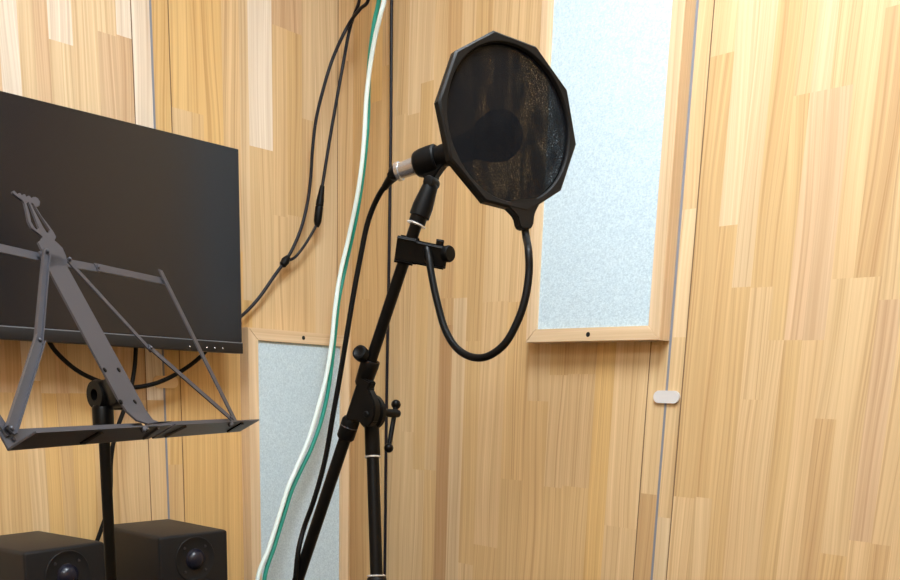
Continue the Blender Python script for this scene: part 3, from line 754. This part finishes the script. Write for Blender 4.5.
bm = BM(); add_tube(bm, [mA - md * .012, atD(394.3, 175.3, 1.042)] + tail + floor_pts, .0033, 14, 8); obj('cord', bm, RB, mc)
bm = BM(); add_lathe(bm, mA, -md, [(.001, .0076), (.0015, .0082), (.006, .0078), (.009, .0066), (.010, .004)], 24); add_tube(bm, [mA - md * .004, atD(394.3, 175.3, 1.042), atD(389.8, 180.2, 1.052), atD(384.5, 187.5, 1.064)], .007, 18, 8, rfun=lambda t: .0074 - .0034 * t); obj('plug', bm, RB, mc)
bm = BM(); add_lathe(bm, mA, -md, [(-.004, .0095), (-.0034, .0104), (.0006, .0104), (.0014, .0090)], 28); obj('plug_ring', bm, MAT['nickel'], mc)

# ------------------------------------------------------------------ pop filter
PD = .910
pcx = atD(508.4, 124.9, PD)
t1, t2 = -.2465, .0802
pn = Vector((math.cos(t2) * math.cos(t1), math.cos(t2) * math.sin(t1), math.sin(t2)))
e1 = UZ.cross(pn).normalized(); e2 = pn.cross(e1)
PR = .0916 * PD / .98; PH = 1.8133
pf = empty('pop_filter', pcx, 'black ten-sided pop filter with gauze on a curved gooseneck, clamped to the boom', 'pop filter')
bm = BM()
def pv_(k, r, o, n=10, ph=PH): a = ph - k * 2 * PI / n; return pcx + (e1 * math.cos(a) + e2 * math.sin(a)) * r + pn * o
# frame: ten-sided outside, round inside
n_in = 60
def outer(k, sc, o):
    seg, f = divmod(k, 6); f /= 6.0
    return pv_(seg, PR * sc, o) * (1 - f) + pv_(seg + 1, PR * sc, o) * f
rings = [[outer(k, .985, -.0055) for k in range(n_in)], [outer(k, 1.0, -.004) for k in range(n_in)], [outer(k, 1.0, .0035) for k in range(n_in)], [outer(k, .975, .0055) for k in range(n_in)],
         [pv_(k, PR * .890, .0050, n_in) for k in range(n_in)], [pv_(k, PR * .877, .0030, n_in) for k in range(n_in)], [pv_(k, PR * .877, -.004, n_in) for k in range(n_in)], [pv_(k, PR * .890, -.0055, n_in) for k in range(n_in)]]
vr = [[bm.verts.new(p) for p in r] for r in rings]
for i in range(len(vr)):
    r0, r1 = vr[i], vr[(i + 1) % len(vr)]
    for k in range(n_in): bm.faces.new((r0[k], r0[(k + 1) % n_in], r1[(k + 1) % n_in], r1[k]))
pfr = obj('frame', bm, MAT['popframe'], pf, angle=28)
bm = BM(); add_lathe(bm, pcx - pn * .0006, pn, [(0, PR * .884), (.0012, PR * .884)], 60); obj('gauze', bm, MAT['gauze'], pf, smooth=False)
# tab under the frame (plane of the filter)
def onpf(px, py, o=0.0):
    d = ray(px, py); t = (pcx - EYE).dot(pn) / d.dot(pn); return EYE + d * t + pn * o
bm = BM(); add_prism(bm, [onpf(*q, -.005) for q in ((500, 203), (541, 198), (534, 211), (532, 216), (531, 226), (528, 230), (520, 230), (517, 227), (515, 218), (511, 213))], pn, .010)
bmesh.ops.bevel(bm, geom=bm.edges[:], offset=.0012, segments=2, affect='EDGES')
obj('neck_tab', bm, MAT['popframe'], pf)
gs = onpf(524, 226)
gp = [gs + UZ * .004, onpf(526, 236), atD(528.6, 252, .912), atD(529, 272, .912), atD(525.3, 298, .914), atD(517.7, 321, .918), atD(504.6, 344, .925), atD(488, 356.2, .936), atD(472.5, 357.2, .950), atD(457, 348.5, .966), atD(445.6, 330.5, .978), atD(437.2, 302, .986), atD(432.3, 279, .990), atD(429, 260, .994), atD(427.5, 252, 1.000)]
bm = BM(); add_tube(bm, gp, .0040, 16, 12); gn = obj('gooseneck', bm, RB, pf)
bm = BM(); add_lathe(bm, gp[-1], gp[-3] - gp[-1], [(-.004, .0045), (.012, .0047), (.014, .0036)], 18); obj('ferrule', bm, BK, gn)
# clamp on the boom
cA, cB = on_boom(406.5, 250), atD(440, 257, 1.008)
cd = (cB - cA).normalized(); cu = (bd - cd * bd.dot(cd)).normalized(); cn = cd.cross(cu)
bm = BM(); 
add_obox(bm, (cA + cB) / 2 + cd * .001, cd, cu, cn, (cB - cA).length + .008, .020, .014, .002)
add_obox(bm, cA - cd * .001, cd, cu, cn, .0165, .0235, .0175, .0025)
obj('clamp', bm, BK, pf)
wA = cB - cd * .012
bm = BM(); add_cyl(bm, atD(440, 253.5, 1.006), atD(448, 254.5, 1.004), .0035, 16); add_lathe(bm, atD(444.5, 254.2, 1.004), (cd - CF * .75).normalized(), [(0, .0068), (.0015, .0086), (.007, .0090), (.009, .0080), (.0093, .003)], 28); kn = obj('clamp_knob', bm, RB, pf)
bm = BM(); add_obox(bm, atD(439.5, 245.0, 1.004), cd, cu, cn, .0055, .009, .006, .0012); obj('clamp_lug', bm, BK, pf)

# ------------------------------------------------------------------ hanging cables
ceil_z = ZC - .004
def up_to_ceiling(p, dx=0.0, dy=0.0): return [Vector((p.x + dx, p.y + dy, (p.z + ceil_z) / 2)), Vector((p.x + dx * 1.3, p.y + dy * 1.3, ceil_z))]
CB = MAT['cable']
# Y lead
J = atX(285, 261.5, XL + .022)
yl = empty('split_cable', J, 'thin black split cable with a round junction, running from the monitor up the wall', 'cable')
tr_ = [J, atX(275, 275, XL + .020), atX(258, 299, XL + .018), atX(241, 316.5, XL + .017), atX(226, 327, XL + .02), Vector((XL + .03, atX(200, 320, XL + .03).y, 1.36))]
bm = BM(); add_tube(bm, tr_, .0030, 12); obj('trunk', bm, CB, yl)
top1 = atW(369.5, -1, .10)
br1 = [J, atX(291.5, 251, XL + .022), atX(300.5, 230, XL + .022), atX(307, 205, XL + .022), atX(310.5, 180, XL + .024), atX(312.5, 150, XL + .028), atX(316, 120, XL + .032), atX(322.5, 92, XL + .04), atX(333, 58, XL + .05), atW(349, 24, .062), atW(360, 9, .066), top1]
br1[-1] = atW(368.5, -1, .07)
bm = BM(); add_tube(bm, br1 + up_to_ceiling(br1[-1], .05, -.06), .0030, 12); obj('long_branch', bm, CB, yl)
br2 = [J, atX(294, 258, XL + .022), atX(303, 247.5, XL + .024), atX(311, 235, XL + .026), atX(316.5, 225, XL + .028)]
bm = BM(); add_tube(bm, br2, .0025, 12); obj('short_branch', bm, CB, yl)
bm = BM(); jd = (br1[1] - tr_[1]).normalized(); add_lathe(bm, J - jd * .011, jd, [(0, .004), (.003, .0066), (.009, .0070), (.012, .0078), (.016, .0066), (.022, .0045)], 20); obj('junction', bm, RB, yl)
s0, s1 = atX(317, 226, XL + .028), atX(319.3, 206.5, XL + .030)
bm = BM(); sd_ = (s1 - s0).normalized(); add_lathe(bm, s0, sd_, [(-.002, .0035), (.003, .0055), (.008, .0070), ((s1 - s0).length - .002, .0074), ((s1 - s0).length, .0068)], 20); obj('socket', bm, RB, yl)
# lead plugged into it
c0, c1 = s1, atX(322.3, 186.5, XL + .032)
pd_ = (c1 - c0).normalized()
hl = empty('hanging_cable', c0, 'thin black cable whose plug joins the split cable, beside the corner', 'cable')
hp = [c1 - pd_ * .004, atX(325.5, 166, XL + .034), atX(331, 132, XL + .038), atX(337, 98, XL + .044), atX(343.5, 62, XL + .050), atW(350, 28, .050), atW(354.5, 14, .052), atW(359.5, -1, .055)]
bm = BM(); add_tube(bm, hp + up_to_ceiling(hp[-1], .03, -.02), .0030, 12); obj('cord', bm, CB, hl)
bm = BM(); add_lathe(bm, c0 + sd_ * .001, pd_, [(0, .0064), (.001, .0072), (.010, .0070), (.016, .0062), ((c1 - c0).length, .0042)], 20); obj('plug', bm, RB, hl)
# cord hanging straight against the back wall
pts = [atY(391.6, 0, YB - .012), atY(391.2, 60, YB - .012), atY(390.8, 130, YB - .012), atY(389.6, 220, YB - .012), atY(388.4, 300, YB - .012), atY(387.2, 360, YB - .012), atY(386.2, 430, YB - .012), atY(385.3, 520, YB - .012), atY(384.6, 580, YB - .012)]
low = [Vector((pts[-1].x, YB - .012, .4)), Vector((pts[-1].x + .01, YB - .02, .06)), Vector((pts[-1].x + .06, YB - .05, .005)), Vector((pts[-1].x + .25, YB - .06, .005))]
bm = BM(); add_tube(bm, up_to_ceiling(pts[0])[::-1] + pts + low, .0030, 12)
tag(obj('wall_cord', bm, CB), 'black cord hanging straight down the wall behind the microphone stand', 'cable')
# white and green leads
wp = [(384.2, -1, .10), (380.7, 14, .10), (375.4, 36, .095), (370.0, 67, .09), (366.2, 100, .088), (364.6, 130, .088), (362.2, 160, .088), (358.2, 190, .088), (348.8, 237, .088), (340.0, 275, .085), (334.8, 310, .085), (331.2, 346, .085), (326.0, 377, .085), (318.5, 406, .085), (308.8, 438, .085), (298.5, 463, .085), (288.2, 487, .088), (279.4, 515, .09), (268.0, 550, .095), (257.5, 580, .10)]
gpts = [(379.0, -1, .085), (374.8, 20, .085), (371.6, 42, .085), (369.4, 62, .080), (368.4, 85, .075), (368.0, 110, .076), (366.8, 135, .078), (363.4, 170, .078), (356.6, 215, .078), (346.5, 262, .076), (339.0, 298, .076), (335.4, 330, .074), (332.0, 362, .074), (327.6, 393, .074), (321.4, 420, .074), (311.5, 448, .074), (301.0, 470, .074), (291.6, 491, .076), (283.8, 516, .080), (274.6, 546, .084), (264.4, 580, .09)]
for nm, PP, mt, lab, off in (('white_cable', wp, 'white_cable', 'white cable running down the corner, twisted with a green one', 0.0), ('green_cable', gpts, 'green_cable', 'teal green cable running down the corner behind the white one', .03)):
    pts = [atW(*q) for q in PP]
    l = pts[-1]; low = [Vector((l.x + .03, l.y - .01, .70)), Vector((l.x + .05, l.y, .3)), Vector((l.x + .06 + off, l.y + .01, .04)), Vector((l.x + .14 + off, l.y + .02, .006)), Vector((l.x + .30 + off, l.y + .05, .006))]
    bm = BM(); add_tube(bm, up_to_ceiling(pts[0], .04 + off, -.05)[::-1] + pts + low, .0039 if nm[0] == 'w' else .0039, 14)
    tag(obj(nm, bm, MAT[mt]), lab, 'cable')
# cables under the monitor
xo = XL + .045
lp = [Vector((xo, atX(44, 336, xo).y, atX(44, 320, xo).z)), atX(50, 343, xo), atX(60, 356, xo), atX(78, 371, xo), atX(100, 381.5, xo), atX(120, 386.5, xo), atX(138, 387, xo), atX(158, 382.5, xo), atX(178, 373, xo), atX(195, 361.5, xo), atX(206, 350.5, xo), atX(212, 338, xo)]
bm = BM(); add_tube(bm, lp, .0036, 12); tag(obj('loop_cable', bm, RB), 'black cable sagging in a loop beneath the monitor', 'cable')
xo2 = XL + .050
vp = [atX(136.5, 335, xo2), atX(135.8, 350, xo2), atX(134.5, 368, xo2), atX(130.5, 390, xo2), atX(124, 410, xo2), atX(117.5, 428, xo2), atX(113, 445, xo2), atX(110.8, 465, xo2), atX(110.5, 490, xo2), atX(107, 512, xo2), atX(101, 530, xo2), atX(95, 548, xo2), atX(92, 570, xo2)]
l = vp[-1]; vp += [Vector((l.x, l.y - .003, DZ + .06)), Vector((l.x + .002, l.y - .01, DZ + .005))]
bm = BM(); add_tube(bm, vp, .0034, 12); tag(obj('power_cable', bm, RB), 'black cable dropping from the monitor behind the music stand pole to the speakers', 'cable')

# ------------------------------------------------------------------ ceiling light
def ceiling_light(LX, LY, LW, label):
    lt = empty('ceiling_light', (LX, LY, ZC), label, 'ceiling light')
    bm = BM(); add_box(bm, LX - LW / 2 - .015, LX + LW / 2 + .015, LY - LW / 2 - .015, LY + LW / 2 + .015, ZC - .028, ZC - .0005, .003); obj('lamp_frame', bm, MAT['lampframe'], lt)
    bm = BM(); add_box(bm, LX - LW / 2, LX + LW / 2, LY - LW / 2, LY + LW / 2, ZC - .032, ZC - .027); obj('diffuser', bm, MAT['lamp'], lt, smooth=False)
ceiling_light(-.48, .54, .46, 'square white light panel on the ceiling above the microphone')
ceiling_light(.10, -.45, .48, 'added square fill light panel on the ceiling above the camera')  # unseen fill lamp, added to brighten the walls more evenly

w = bpy.data.worlds.new('world'); S.world = w; w.use_nodes = True
w.node_tree.nodes['Background'].inputs[0].default_value = (.8, .85, 1, 1); w.node_tree.nodes['Background'].inputs[1].default_value = 0.02

S.view_settings.view_transform = 'Standard'; S.view_settings.look = 'None'
S.view_settings.exposure = 1.54; S.view_settings.gamma = 1.0; S.view_settings.use_curve_mapping = False
S.cycles.max_bounces = 10; S.cycles.diffuse_bounces = 6; S.cycles.use_denoising = True
